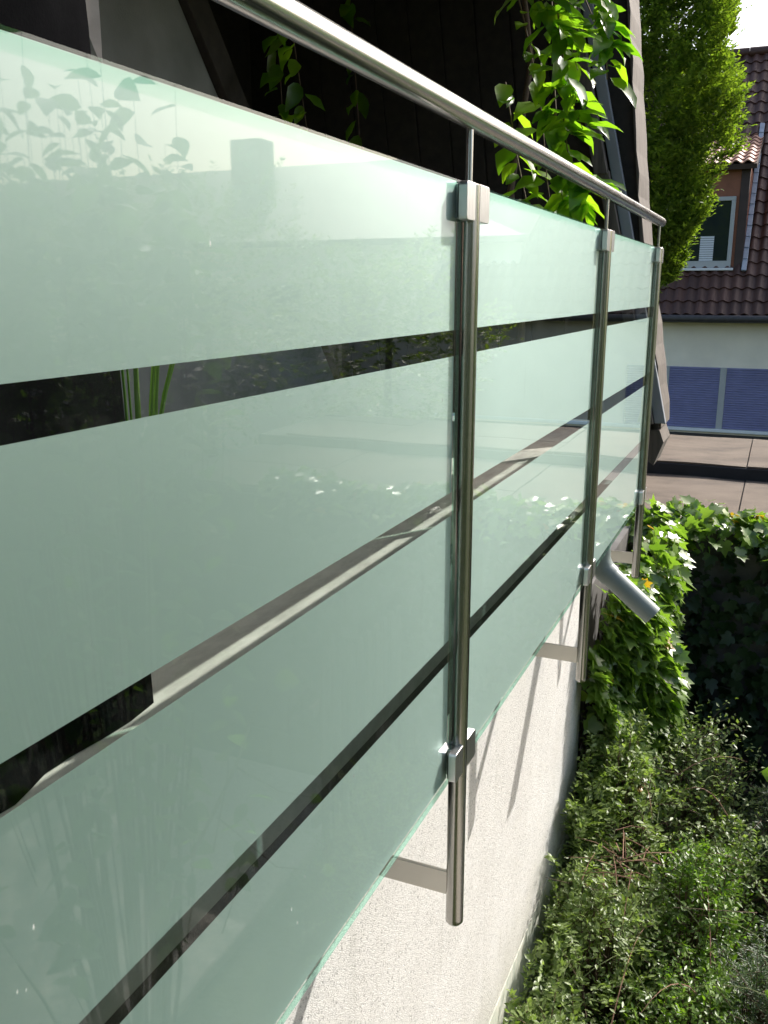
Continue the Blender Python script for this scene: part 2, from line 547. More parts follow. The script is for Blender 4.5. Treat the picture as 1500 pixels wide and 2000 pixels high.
# back wall of the terrace with its sloping end, beam and dark boarding behind
MB().prism([(-4, -0.748), (5.14, -0.748), (3.2, 1.60), (-4, 1.60)], 0, -2.0, -1.9).build('back_wall', 'grey_plaster', house)
beam = MB().prism([(5.16, -0.748), (5.34, -0.748), (3.40, 1.6), (3.21, 1.6)], 0, -1.98, -1.86)
beam.build('rafter', 'dark_wood', house, bevel=0.004)
rear = MB().box(-2.6, -2.45, -4, 5.0, -0.75, 1.6).build('rear_boarding', 'dark_wood', house)
# sloping cheek of the roof at the far end: dark boards, weathered edge
def cx(z): return float(np.interp(z, [-0.95, -0.6, -0.2, 0.2, 2.0], [0.075, 0.045, -0.02, -0.103, -0.322]))
ck = MB().prism([(-2.6, -0.70), (cx(-0.70) - 0.013, -0.70), (cx(-0.2) - 0.013, -0.2), (cx(0.2) - 0.013, 0.2), (cx(2.0) - 0.013, 2.0), (-2.6, 2.0)], 1, 5.0, 5.36)
cheek = ck.build('roof_cheek', 'dark_wood', house)
for i in range(9):
    xa = -0.25 - i * 0.19
    MB().prism([(xa - 0.182, -0.69), (xa, -0.69), (xa - 0.30, 1.98), (xa - 0.482, 1.98)], 1, 4.985, 4.9985).build('board', 'dark_wood', cheek, bevel=0.002)
vb = MB()
zs = np.linspace(-0.72, 2.0, 26)
vv = []
for i, z in enumerate(zs):
    e = 0.006 * math.sin(i * 2.7) + (0.014 if i in (8, 9) else 0)
    for (dx, y) in ((-0.012, 4.975), (0.0 + e, 4.972), (0.0 + e * 0.6, 5.36 + 0.012 * math.sin(i * 1.9)), (-0.012, 5.38)):
        vv.append((cx(z) + dx, y, z))
ff = []
for i in range(len(zs) - 1):
    for k in range(4):
        ff.append((i * 4 + k, i * 4 + (k + 1) % 4, (i + 1) * 4 + (k + 1) % 4, (i + 1) * 4 + k))
ff += [(0, 1, 2, 3), tuple(range((len(zs) - 1) * 4, len(zs) * 4))]
vb.add(vv, ff)
verge = vb.build('verge_board', 'weathered_board', house, bevel=0.003)
# broken lower end of the verge board
br = MB()
br.prism([(cx(-0.72) - 0.13, -0.735), (cx(-0.72) - 0.01, -0.735), (cx(-0.72) + 0.015, -0.80), (cx(-0.72) - 0.03, -0.93), (cx(-0.72) - 0.07, -0.90)], 1, 5.0, 5.30)
br.build('broken_end', 'weathered_board', verge)
# flashing strip and snap-on cover on the cheek, sunlit grey
def strip(x0, x1, z0, z1, y0, y1, name, mat):
    s = 0.24
    poly = [(x0 - s * (z0 - 0.33), z0), (x1 - s * (z0 - 0.33), z0), (x1 - s * (z1 - 0.33), z1), (x0 - s * (z1 - 0.33), z1)]
    return MB().prism(poly, 1, y0, y1).build(name, mat, house, bevel=0.004)
strip(-0.285, -0.225, -0.69, 0.60, 4.90, 4.982, 'flashing', 'weathered_board')
strip(-0.300, -0.232, 0.58, 1.9, 4.885, 4.97, 'flashing', 'weathered_board')
strip(-0.222, -0.165, -0.69, 1.9, 4.94, 4.983, 'flashing', 'grey_metal')
# unseen roof over the terrace, its edge shaped to keep the sun out
rf = MB().box(-2.7, -0.06, -4.2, 4.75, 1.62, 1.74)
rf.build('unseen_terrace_roof', 'dark_wood', house)
MB().box(-0.10, -0.062, -4.2, 4.3, 1.40, 1.618).build('shade_board', 'dark_wood', house)  # board added out of view to keep sun off the back wall
MB().box(-2.7, -0.75, 4.752, 4.998, 1.62, 1.74).build('unseen_terrace_roof', 'dark_wood', house)  # roof strip added out of view for more shade on the terrace
for i in range(12):
    MB().box(-2.6, -0.104, -3.6 + 0.7 * i, -3.52 + 0.7 * i, 1.50, 1.618).build('unseen_roof_joist', 'dark_wood', house, bevel=0.004)
# low wall along the flat roof
MB().box(-0.90, -0.63, 5.52, 10.8, GZ - 0.1, -1.42).build('parapet', 'grey_plaster', house, bevel=0.01)

# ================================================================== THE RAILING
rail = thing('balcony_railing', (0.009, 1.776, -1.486), 'brushed steel balcony railing with frosted glass panels and three clear stripes', 'railing')
RX = 0.009
posts = [-1.20, 0.28, 1.776, 3.28, 4.70]
# handrail
h = MB()
pts = [(RX, -2.2, 0.3255)] + [(RX, y, 0.3255) for y in np.linspace(-1.5, 4.755, 10)]
rr = [0.0216] * len(pts)
for k in range(1, 6):
    a = k / 5 * math.pi / 2
    pts.append((RX, 4.755 + 0.010 * math.sin(a), 0.3255)); rr.append(0.0216 - 0.010 * (1 - math.cos(a)))
h.tube(pts, rr, 48)
h.build('handrail', 'steel_y', rail, smooth=True)

ZT, ZB = 0.207, -1.085
bands = [(0.2066, -0.077), (-0.129, -0.412), (-0.463, -0.745), (-0.797, -1.0815)]
for a, b in zip(posts[:-1], posts[1:]):
    y0, y1 = a + 0.034, b - 0.034
    s = MB()
    x0, x1 = -0.005, 0.005
    vs = [(x, y, z) for x in (x0, x1) for y in (y0, y1) for z in (ZB, ZT)]
    # back, front, then the four edges
    s.add(vs, [(0, 1, 3, 2)], 1)
    s.add(vs, [(4, 6, 7, 5)], 0)
    s.add(vs, [(0, 4, 5, 1), (2, 3, 7, 6), (0, 2, 6, 4), (1, 5, 7, 3)], 2)
    me = bpy.data.meshes.new('glass_panel')
    off = origin(rail)
    uv = vs
    me.from_pydata([tuple(Vector(v) - off) for v in uv], [], [(0, 1, 3, 2), (4, 6, 7, 5), (0, 4, 5, 1), (2, 3, 7, 6), (0, 2, 6, 4), (1, 5, 7, 3)])
    for m in ('glass_front', 'glass_back', 'glass_edge'):
        me.materials.append(M[m])
    me.polygons.foreach_set('material_index', [1, 0, 2, 2, 2, 2])
    me.update()
    gp = link('glass_panel', me, rail)
    for zt, zb in bands:
        fm = bpy.data.meshes.new('frosted_band')
        fm.from_pydata([tuple(Vector(q) - off) for q in ((-0.0056, y0 + 0.003, zb), (-0.0056, y1 - 0.003, zb), (-0.0056, y1 - 0.003, zt), (-0.0056, y0 + 0.003, zt))], [], [(0, 1, 2, 3)])
        fm.materials.append(M['frost'])
        fm.update()
        link('frosted_band', fm, gp)

def rounded(y0, y1, z0, z1, r, side):
    # rectangle in (y, z), rounded on the outer side only
    pts = []
    def arc(cy, cz, a0, a1):
        for k in range(5):
            a = math.radians(a0 + (a1 - a0) * k / 4)
            pts.append((cy + r * math.cos(a), cz + r * math.sin(a)))
    if side > 0:
        pts.append((y0, z0)); arc(y1 - r, z0 + r, -90, 0); arc(y1 - r, z1 - r, 0, 90); pts.append((y0, z1))
    else:
        pts.append((y1, z1)); arc(y0 + r, z1 - r, 90, 180); arc(y0 + r, z0 + r, 180, 270); pts.append((y1, z0))
    return pts

for y in posts:
    po = MB()
    pp = [(RX, y, -1.486)]; pr_ = [0.0165]
    for k in range(1, 5):
        a = k / 4 * math.pi / 2
        pp.append((RX, y, -1.486 + 0.006 * (math.sin(a)) )); pr_.append(0.0165 + 0.0047 * math.sin(a))
    pp += [(RX, y, z) for z in np.linspace(-1.47, 0.196, 8)]; pr_ += [0.0212] * 8
    pp += [(RX, y, 0.2015), (RX, y, 0.2035)]; pr_ += [0.0212, 0.019]
    po.tube(pp, pr_, 40)
    post = po.build('post', 'steel_z', rail, smooth=True)
    MB().tube([(RX - 0.002, y, 0.203), (RX - 0.002, y, 0.305)], 0.007, 20).build('handrail_pin', 'steel_z', post, smooth=True)
    MB().box(WX + 0.0005, RX - 0.017, y - 0.005, y + 0.005, -1.412, -1.350).build('bracket', 'steel_x', post, bevel=0.0012)
    MB().box(WX + 0.0008, WX + 0.006, y - 0.03, y + 0.03, -1.43, -1.335).build('wall_plate', 'steel_x', post, bevel=0.001)
    for z0, z1 in ((0.133, 0.2045), (-1.074, -1.004)):
        for side in (-1, 1):
            ya, yb = (y - 0.066, y - 0.014) if side < 0 else (y + 0.014, y + 0.078)
            poly = rounded(ya, yb, z0, z1, 0.008, side)
            cl = MB().prism(poly, 0, 0.0085, 0.0265).build('clamp', 'steel_clamp', post, bevel=0.0012)
            MB().prism(poly, 0, -0.0195, -0.0085).build('back_plate', 'steel_clamp', post, bevel=0.0012)
            pad = rounded(ya + 0.004, yb, z0 + 0.004, z1 - 0.004, 0.006, side)
            MB().prism(pad, 0, 0.0054, 0.0084).build('rubber_pad', 'rubber', post)
            MB().prism(pad, 0, -0.0083, -0.0060).build('rubber_pad', 'rubber', post)
            yc = y - 0.030 if side < 0 else y + 0.030
            MB().box(-0.0195, 0.0086, yc - 0.012, yc + 0.012, z0 + 0.004, z1 - 0.003).build('clamp_web', 'steel_clamp', post, bevel=0.001)

# drain spout from the terrace
sp = thing('drain_spout', (-0.10, 4.1, -1.3), 'grey plastic drain pipe with bent elbow below the glass railing', 'drain pipe')
PR = 0.049
pts = [(-0.090, 4.12, z) for z in np.linspace(-0.86, -1.20, 5)]
cxp, czp, rad = -0.090 + 0.13, -1.20, 0.13
for k in range(1, 9):
    a = math.radians(52) * k / 8
    pts.append((cxp - rad * math.cos(a), 4.12, czp - rad * math.sin(a)))
elbow_end = Vector(pts[-1])
MB().tube(pts, PR * 1.06, 28).build('elbow', 'pipe_pvc', sp, smooth=True)
dirv = Vector((math.sin(math.radians(52)), 0, -math.cos(math.radians(52))))
end = Vector((0.172, 4.12, -1.478))
dirv = (end - elbow_end).normalized()
MB().tube([elbow_end - dirv * 0.03, end], PR, 28, cap=False).build('pipe', 'pipe_pvc', sp, smooth=True)

MB().tube([elbow_end - dirv * 0.035, elbow_end + dirv * 0.012], PR * 1.10, 28).build('socket', 'pipe_pvc', sp, smooth=True)
MB().tube([end, end - dirv * 0.12], PR - 0.004, 28, cap=False).build('inner_wall', 'bitumen_black', sp, smooth=True)
MB().tube([(WX - 0.02, 4.12, -0.90), (-0.09, 4.12, -0.90)], PR * 0.98, 24).build('outlet', 'pipe_pvc', sp, smooth=True)

# ================================================================== ON THE TERRACE
cv = thing('furniture_cover', (-0.8, 0.7, -0.748), 'black cover draped over terrace furniture behind the left glass panel', 'cover')
b = MB()
ring = []
NS = 72
prof = [(-0.748, 1.0), (-0.5, 0.985), (-0.1, 0.96), (0.4, 0.95), (0.85, 0.93), (0.98, 0.80), (1.02, 0.4), (1.03, 0.02)]
vs = []
for z, s in prof:
    for k in range(NS):
        a = 2 * math.pi * k / NS
        ca, sa = math.cos(a), math.sin(a)
        r = 1 / max(abs(ca) / 0.46, abs(sa) / 0.56) ** 1.0
        r = min(r, 0.70)
        wob = 1 + 0.022 * math.sin(a * 9 + 1.5 * z) * (1.0 if z < 0.9 else 0.3) + 0.012 * math.sin(a * 17 + 2)
        vs.append((-0.86 + r * ca * s * wob, 0.70 + r * sa * s * wob, z))
fs = [(i * NS + k, i * NS + (k + 1) % NS, (i + 1) * NS + (k + 1) % NS, (i + 1) * NS + k) for i in range(len(prof) - 1) for k in range(NS)]
fs.append(tuple(range((len(prof) - 1) * NS, len(prof) * NS)))
b.add(vs, fs)
b.build('drape', 'cover_black', cv, smooth=True)

def cloth(name, pts_fn, nu, nv, mat, parent=None, th=0.003):
    f = MB(); vs = []
    for s in (0, 1):
        for i in range(nu):
            for j in range(nv):
                p, n = pts_fn(i / (nu - 1), j / (nv - 1))
                vs.append(tuple(p[k] + n[k] * th * s for k in range(3)))
    o = nu * nv
    fs = []
    for i in range(nu - 1):
        for j in range(nv - 1):
            q = (i * nv + j, (i + 1) * nv + j, (i + 1) * nv + j + 1, i * nv + j + 1)
            fs.append(q); fs.append(tuple(o + x for x in q[::-1]))
    brd = [(i, 0) for i in range(nu)] + [(nu - 1, j) for j in range(1, nv)] + [(i, nv - 1) for i in range(nu - 2, -1, -1)] + [(0, j) for j in range(nv - 2, 0, -1)]
    for a, c in zip(brd, brd[1:] + brd[:1]):
        ia, ic = a[0] * nv + a[1], c[0] * nv + c[1]
        fs.append((ia, ic, o + ic, o + ia))
    f.add(vs, fs)
    return f.build(name, mat, parent, smooth=True)

def flap(u, v):
    # u along the hem, v downwards; a corner of canvas that hangs to a point
    z = 1.05 - v * (0.42 + 0.26 * (u ** 1.4))
    y = 1.205 + 0.105 * u + 0.012 * math.sin(v * 6 + u * 3)
    x = -0.50 - 0.05 * math.sin(u * 2.6) + 0.03 * v
    return (x, y, z), (0.6, 0.8, 0)
fo = cloth('canvas_flap', flap, 14, 20, 'canvas', cv)
fo['label'] = 'hanging corner of greyish brown canvas'
def flap2(u, v):
    z = 0.36 - v * (0.50 + 0.06 * math.sin(u * 3.1))
    y = 1.215 + 0.085 * u + 0.014 * math.sin(u * 9)
    x = -0.535 + 0.035 * math.sin(u * 7.0) + 0.01 * math.sin(v * 5)
    return (x, y, z), (0.6, 0.8, 0)
cloth('canvas_fold', flap2, 26, 16, 'canvas', cv)['label'] = 'greyish brown canvas folds'

pt = thing('potted_grass', (-0.92, 1.86, -0.748), 'long green grass blades in a pot behind the clear upper stripe', 'potted plant')
MB().tube([(-0.92, 1.86, -0.747), (-0.92, 1.86, -0.60), (-0.92, 1.86, -0.50), (-0.92, 1.86, -0.49)], [0.10, 0.125, 0.14, 0.14], 32).build('pot', 'pot', pt, smooth=True)
for k in range(22):
    a = random.uniform(0, 6.28); l = random.uniform(0.5, 0.95); wd = random.uniform(0.006, 0.012); ln = random.uniform(0.02, 0.22)
    vs = []
    for i in range(8):
        t_ = i / 7
        rx = 0.05 * math.cos(a) + ln * math.cos(a) * t_ ** 2
        ry = 0.05 * math.sin(a) + ln * math.sin(a) * t_ ** 2
        wv = wd * (1 - t_ ** 2.2)
        zc = -0.50 + l * t_ * (1 - 0.12 * ln * t_)
        vs += [(-0.92 + rx - wv * 0.3, 1.86 + ry - wv * 0.5, zc), (-0.92 + rx + 0.002, 1.86 + ry, zc + 0.002), (-0.92 + rx + wv * 0.3, 1.86 + ry + wv * 0.5, zc)]
    fs = []
    for i in range(7):
        for j in (0, 1):
            fs.append((i * 3 + j, i * 3 + j + 1, (i + 1) * 3 + j + 1, (i + 1) * 3 + j))
    MB().add(vs, fs).build('blade', 'leaf_grass', pt, smooth=True)

# ---------------------------------------------------------------- climbing vine on the cheek and under the roof
vine = thing('climbing_vine', (-0.9, 4.6, -0.748), 'climbing vine with large leaves hanging over the terrace behind the handrail', 'climbing plant')
Pv, Nv, Tv, Sv = [], [], [], []
shoots = []
def shoot(pts, nl, ls, outward=(0.75, -0.25, -0.25), spread=0.9):
    pts = [Vector(p) for p in pts]
    dense = []
    for i in range(len(pts) - 1):
        for k in range(8):
            dense.append(pts[i].lerp(pts[i + 1], k / 8))
    dense.append(pts[-1])
    shoots.append(dense)
    for k in range(nl):
        p = dense[int((k + 0.5) / nl * (len(dense) - 1))]
        sd = 1 if k % 2 else -1
        d = Vector(outward) + Vector((random.uniform(-1, 1), random.uniform(-1, 1), random.uniform(-0.8, 0.5))) * spread * 0.55
        if sd < 0:
            d.x *= 0.15 if random.random() < 0.6 else -0.5
            d.y -= 0.4
        n = Vector((random.uniform(-0.4, 0.6), random.uniform(-0.7, 0.5), 1.0))
        s = ls * random.uniform(0.65, 1.2)
        Pv.append(p + Vector(d).normalized() * 0.02); Nv.append(n); Tv.append(d); Sv.append(s)
# sunlit shoots near the edge (x, y, z)
lit = [
    [(-0.60, 4.3, 1.62), (-0.50, 4.4, 1.30), (-0.40, 4.35, 1.10), (-0.34, 4.3, 0.95)],
    [(-0.42, 4.3, 1.62), (-0.36, 4.35, 1.30), (-0.27, 4.35, 1.12), (-0.20, 4.3, 1.02)],
    [(-0.30, 4.4, 1.62), (-0.27, 4.35, 1.25), (-0.22, 4.3, 1.05), (-0.21, 4.3, 0.90)],
    [(-0.48, 4.35, 1.40), (-0.42, 4.3, 1.05), (-0.36, 4.3, 0.82), (-0.30, 4.28, 0.70)],
    [(-0.52, 4.5, 1.30), (-0.47, 4.4, 0.95), (-0.42, 4.3, 0.70), (-0.40, 4.28, 0.52), (-0.36, 4.25, 0.36)],
    [(-0.44, 4.4, 1.10), (-0.41, 4.35, 0.80), (-0.37, 4.3, 0.62), (-0.31, 4.3, 0.50), (-0.22, 4.3, 0.45)],
    [(-0.45, 4.35, 0.80), (-0.40, 4.3, 0.56), (-0.33, 4.3, 0.44), (-0.26, 4.25, 0.38)],
    [(-0.66, 4.3, 1.40), (-0.58, 4.35, 1.10), (-0.52, 4.4, 0.80), (-0.47, 4.35, 0.50), (-0.42, 4.3, 0.30)],
    [(-0.70, 4.4, 0.95), (-0.62, 4.35, 0.62), (-0.55, 4.3, 0.40), (-0.48, 4.3, 0.28)],
    [(-0.56, 4.2, 1.5), (-0.52, 4.2, 1.25), (-0.44, 4.22, 1.12), (-0.36, 4.2, 1.06)],
]
KV = 0.87
for s in lit:
    shoot([(0.6 - (0.6 - x) * KV + 0.0, y * KV, z * KV) for x, y, z in s], 22, 0.14)
# shaded shoots further in
for k in range(3):
    x = random.uniform(-1.85, -1.5); y = random.uniform(3.3, 4.85)
    if y < 3.6 and x > -1.1:
        y += 0.8
    z1 = random.uniform(-0.1, 0.7)
    dx, dy = random.uniform(-0.2, 0.2), random.uniform(-0.2, 0.2)
    shoot([(x, y, 1.60), (x + dx * 0.4, y + dy * 0.4, 1.1), (x + dx * 0.8, y + dy * 0.8, 0.5 + z1 * 0.4), (x + dx, y + dy, z1)], 28, 0.12, (0.1, -0.4, -0.5), 1.4)
Pv = np.array(Pv); Nv = np.array(Nv); Tv = np.array(Tv); Sv = np.array(Sv)
vt = [tmpl_oval(0.25, 0.03, 0.16), tmpl_oval(0.22, -0.04, 0.05), tmpl_oval(0.28, 0.05, 0.28)]
pr_v = np.where(np.arange(len(Pv)) < 22 * len(lit), 100.0, 0) - np.linalg.norm(Pv - CAM, axis=1)
leaves(vt, 'vine', Pv, Nv, Tv, Sv, 'leaf_vine', vine, 300, pr_v)
st = MB()
for d in shoots:
    st.tube(d[::2], [0.004 - 0.0025 * i / len(d[::2]) for i in range(len(d[::2]))], 5, cap=False)
stuff(st.build('shoots', 'stem_brown', vine, smooth=True))
MB().tube([(-0.72, 4.80, -0.75), (-0.68, 4.78, -0.2), (-0.75, 4.72, 0.5), (-0.66, 4.70, 1.1), (-0.72, 4.6, 1.62)], [0.022, 0.02, 0.018, 0.015, 0.012], 10).build('stem', 'stem_brown', vine, smooth=True)

# ================================================================== THE ANNEX WITH THE FLAT ROOF
RZ = -1.75
ax = thing('annex_building', (1.5, 9.3, GZ), 'low annex with weathered bitumen flat roof and black step behind the ivy', 'building')
MB().box(-0.625, 5.0, 6.95, 10.79, GZ - 0.1, RZ - 0.021).build('wall', 'old_concrete', ax, bevel=0.01)
# precast blocks on the shaded front
for i in range(9):
    for j in range(3):
        MB().box(-0.25 + i * 0.5, 0.235 + i * 0.5, 6.925, 6.948, RZ - 0.42 - j * 0.36, RZ - 0.08 - j * 0.36).build('block', 'old_concrete', ax, bevel=0.006)
# lower sheets in front of the step, upper sheets behind it
def sheets(y0, y1, z, xs, cuts):
    for i in range(len(xs) - 1):
        yy = [y0] + cuts[i % len(cuts)] + [y1]
        for j in range(len(yy) - 1):
            dz = 0.004 * ((i + j) % 2) + 0.003 * (i % 3)
            m = MB(); nx, nyy = 7, 9
            vs = []
            xa, xb = xs[i] + 0.006, xs[i + 1] - 0.006; ya, yb = yy[j] + 0.005, yy[j + 1] - 0.005
            for a in range(nx):
                for c_ in range(nyy):
                    x = xa + (xb - xa) * a / (nx - 1); y = ya + (yb - ya) * c_ / (nyy - 1)
                    vs.append((x, y, z + dz + 0.006 * math.sin(x * 5.1 + y * 2.3) + 0.005 * math.sin(y * 4.7 - x * 2)))
            n = len(vs)
            fs = [(a * nyy + c_, (a + 1) * nyy + c_, (a + 1) * nyy + c_ + 1, a * nyy + c_ + 1) for a in range(nx - 1) for c_ in range(nyy - 1)]
            brd = [a * nyy for a in range(nx)] + [(nx - 1) * nyy + c_ for c_ in range(1, nyy)] + [a * nyy + nyy - 1 for a in range(nx - 2, -1, -1)] + [c_ for c_ in range(nyy - 2, 0, -1)]
            lo = [(vs[k][0], vs[k][1], z - 0.018) for k in brd]
            fs += [(brd[k], brd[(k + 1) % len(brd)], n + (k + 1) % len(brd), n + k) for k in range(len(brd))]
            m.add(vs + lo, fs)
            m.build('roofing_sheet', 'bitumen', ax, smooth=True)
XS = [-0.62, 0.42, 1.45, 2.5, 3.5, 4.6]
sheets(6.95, 9.08, RZ, XS, [[], [7.95], [7.6]])
sheets(9.02, 10.75, RZ + 0.13, XS, [[], [10.2], [9.7]])
MB().box(-0.62, 4.98, 9.09, 10.8, RZ - 0.02, RZ + 0.105).build('roof_step', 'bitumen_black', ax)
MB().box(-0.61, 4.97, 9.005, 9.085, RZ - 0.012, RZ + 0.108).build('step_edge', 'bitumen_black', ax, bevel=0.004)
MB().box(-0.61, 4.99, 10.76, 10.83, RZ - 0.3, RZ + 0.118).build('rear_edge', 'bitumen_black', ax, bevel=0.006)

# ================================================================== THE TILED HOUSE BEHIND
th = thing('tiled_house', (0.0, 22.0, GZ), 'house with dark brown tiled roof, red-brown dormer and blue roller shutters', 'house')
HY = 20.0
MB().box(-7, 7, HY, HY + 9, GZ - 0.1, -0.42).build('wall', 'house_render', th)
MB().box(-7.02, 7.02, HY - 0.02, HY - 0.002, GZ - 0.1, -2.95).build('plinth', 'gutter', th)
MB().box(-6.9, 6.9, HY - 0.10, HY - 0.003, -2.90, -2.83).build('window_sill', 'white_paint', th, bevel=0.01)
# shutter bank: frames and slatted roller shutters
sx = [(-2.62, -1.63), (-1.50, -0.49), (-0.36, 0.95), (1.08, 2.4)]
for a, b_ in sx:
    sh = MB(); nslat = 26
    z0, z1 = -2.825, -1.555
    hh = (z1 - z0) / nslat
    poly = []
    for i in range(nslat):
        poly += [(HY - 0.030, z0 + i * hh), (HY - 0.044, z0 + i * hh + hh * 0.25), (HY - 0.044, z0 + i * hh + hh * 0.7), (HY - 0.030, z0 + i * hh + hh * 0.97)]
    poly = [(HY - 0.012, z0)] + poly + [(HY - 0.012, z1)]
    sh.prism(poly, 0, a, b_)
    sh.build('roller_shutter', 'shutter', th)
for a, b_ in [(-1.628, -1.502), (-0.488, -0.362), (0.952, 1.078)]:
    MB().box(a, b_, HY - 0.05, HY - 0.004, -2.83, -1.553).build('window_post', 'frame_grey', th, bevel=0.006)
# roof: pitch 50 degrees
PITCH = math.radians(50)
cP, sP = math.cos(PITCH), math.sin(PITCH)
EY, EZ = 19.62, -0.50     # eave
def roofpt(x, s, up=0.0):
    return (x, EY + s * cP - up * sP, EZ + s * sP + up * cP)
deck = MB()
deck.prism([(EY + 0.05, EZ - 0.02), (EY + 7.75 * cP, EZ + 7.75 * sP - 0.06), (EY + 7.75 * cP + 5.5, EZ - 0.9), (EY + 0.3, EZ - 0.14)], 0, -7, 7)
roof = deck.build('roof', 'gutter', th)
MB().tube([(-7, EY - 0.05, EZ - 0.05), (7, EY - 0.05, EZ - 0.05)], 0.075, 12).build('gutter', 'gutter', roof, smooth=True)
TW, TL = 0.22, 0.335
def tile_mesh(mat):
    t = MB(); n = 9; vs = []
    for sec, (s, up) in enumerate(((0, 0.052), (0, 0.030), (TL * 1.18, 0.006))):
        pass
    def prof(u): return 0.030 * math.cos(2 * math.pi * (u - 0.28)) + 0.02
    rows = [(0.0, 0.045, False), (0.0, 0.020, True), (TL * 1.2, 0.0, False)]
    # front lip bottom, front lip top, back
    for s, up, low in ((0.0, 0.008, 0), (0.0, 0.034, 0), (TL * 1.2, 0.0, 0)):
        for k in range(n):
            u = k / (n - 1)
            vs.append((u * TW * 1.04, s, prof(u) + up))
    fs = [(r * n + k, r * n + k + 1, (r + 1) * n + k + 1, (r + 1) * n + k) for r in range(2) for k in range(n - 1)]
    t.add(vs, fs)
    return t.mesh('roof_tile', mat, smooth=True)
tm = tile_mesh('tile_brown')
def dormer_hole(x, s):
    z = EZ + s * sP
    return -2.05 < x < -0.30 and 0.42 < z < 3.30
cells = []
for r in range(23):
    for k in range(int(14 / TW)):
        x = -7 + k * TW; s = r * TL
        if not dormer_hole(x + TW / 2, s + 0.1):
            cells.append((x, s))
cells.sort(key=lambda c_: (c_[0] + 0.05) ** 2 * 1.0 + ((c_[1] - 3.2) * 0.30) ** 2)
def tile_matrix(x, s, off):
    jx, ja = random.uniform(-0.004, 0.004), random.uniform(-0.012, 0.012)
    p = Vector(roofpt(x + jx, s, 0.012)) - off
    return Matrix.Translation(p) @ Matrix.Rotation(PITCH, 4, 'X') @ Matrix.Rotation(ja, 4, 'Z')
off = origin(roof)
for x, s in cells[:300]:
    o = bpy.data.objects.new('roof_tile', tm)
    o.matrix_basis = tile_matrix(x, s, off)
    COL.objects.link(o); o.parent = roof
tv = np.array([v.co[:] for v in tm.vertices]); tfc = [tuple(p.vertices) for p in tm.polygons]
big = MB()
for x, s in cells[300:]:
    mt = np.array(tile_matrix(x, s, Vector((0, 0, 0))))
    big.add((np.c_[tv, np.ones(len(tv))] @ mt.T)[:, :3], tfc)
o = big.build('roof_tiles', 'tile_brown', roof, smooth=True)
stuff(o)
rd = MB()
for k in range(34):
    x = -7 + k * 0.42
    q = roofpt(x, 7.72, 0.05)
    rd.tube([(x - 0.01, q[1], q[2]), (x + 0.40, q[1], q[2] + 0.01)], [0.115, 0.10], 12)
rid = rd.build('ridge_tiles', 'tile_brown', roof, smooth=True)

# dormer
dm = MB()
DX0, DX1, DY = -2.0, -0.30, 20.42
dm.box(DX0, DX1, DY, 22.6, 0.30, 2.46)
dorm = dm.build('dormer', 'cladding', th, bevel=0.01)
for i in range(11):
    MB().box(DX1 + 0.001, DX1 + 0.018, DY + 0.22 + i * 0.17, DY + 0.383 + i * 0.17, 0.30, 2.455).build('cladding_board', 'cladding', dorm, bevel=0.004)
MB().box(DX1 - 0.14, DX1 + 0.025, DY - 0.022, DY + 0.2, 0.30, 2.456).build('corner_board', 'cladding_dark', dorm, bevel=0.006)
WX0, WX1, WZ0, WZ1 = -1.90, -0.50, 0.46, 1.86
fr = MB()
fr.box(WX0, WX1, DY - 0.06, DY - 0.002, WZ1 - 0.08, WZ1)
fr.box(WX0, WX1, DY - 0.06, DY - 0.002, WZ0, WZ0 + 0.14)
fr.box(WX0, WX0 + 0.08, DY - 0.058, DY - 0.003, WZ0 + 0.139, WZ1 - 0.079)
fr.box(WX1 - 0.08, WX1, DY - 0.058, DY - 0.003, WZ0 + 0.139, WZ1 - 0.079)
wf = fr.build('window_frame', 'frame_grey', dorm, bevel=0.008)
MB().box(WX0 + 0.07, WX1 - 0.07, DY - 0.03, DY - 0.012, WZ0 + 0.13, WZ1 - 0.07).build('pane', 'pane_dark', wf)
for xa, xb, zt in ((-1.13, -0.86, 1.10), (-1.80, -1.55, 0.85)):
    bl = MB()
    nb = int((zt - WZ0 - 0.14) / 0.045)
    for i in range(nb):
        bl.box(xa, xb, DY - 0.040, DY - 0.033, WZ0 + 0.145 + i * 0.045, WZ0 + 0.182 + i * 0.045)
    bl.build('blind', 'blind', wf)
MB().box(WX0 - 0.05, WX1 + 0.06, DY - 0.16, DY - 0.004, 0.405, 0.455).build('window_sill', 'white_paint', dorm, bevel=0.008)
# dormer roof with sunlit clay tiles
dr = MB()
D0, D1 = (20.22, 2.50), (23.1, 3.46)
dr.prism([(D0[0], D0[1] - 0.05), (D1[0], D1[1] - 0.05), (D1[0], D1[1] - 0.14), (D0[0] + 0.03, D0[1] - 0.14)], 0, DX0 - 0.1, DX1 + 0.14)
droof = dr.build('dormer_roof', 'cladding_dark', th)
dp = math.atan2(D1[1] - D0[1], D1[0] - D0[0])
dlen = math.hypot(D1[1] - D0[1], D1[0] - D0[0])
tm2 = tile_mesh('tile_terracotta')
off = origin(droof)
for r in range(int(dlen / TL)):
    for k in range(9):
        x = DX1 + 0.12 - (k + 1) * TW
        o = bpy.data.objects.new('roof_tile', tm2)
        p = Vector((x, D0[0] + r * TL * math.cos(dp), D0[1] - 0.045 + r * TL * math.sin(dp))) - off
        o.matrix_basis = Matrix.Translation(p) @ Matrix.Rotation(dp, 4, 'X')
        COL.objects.link(o); o.parent = droof
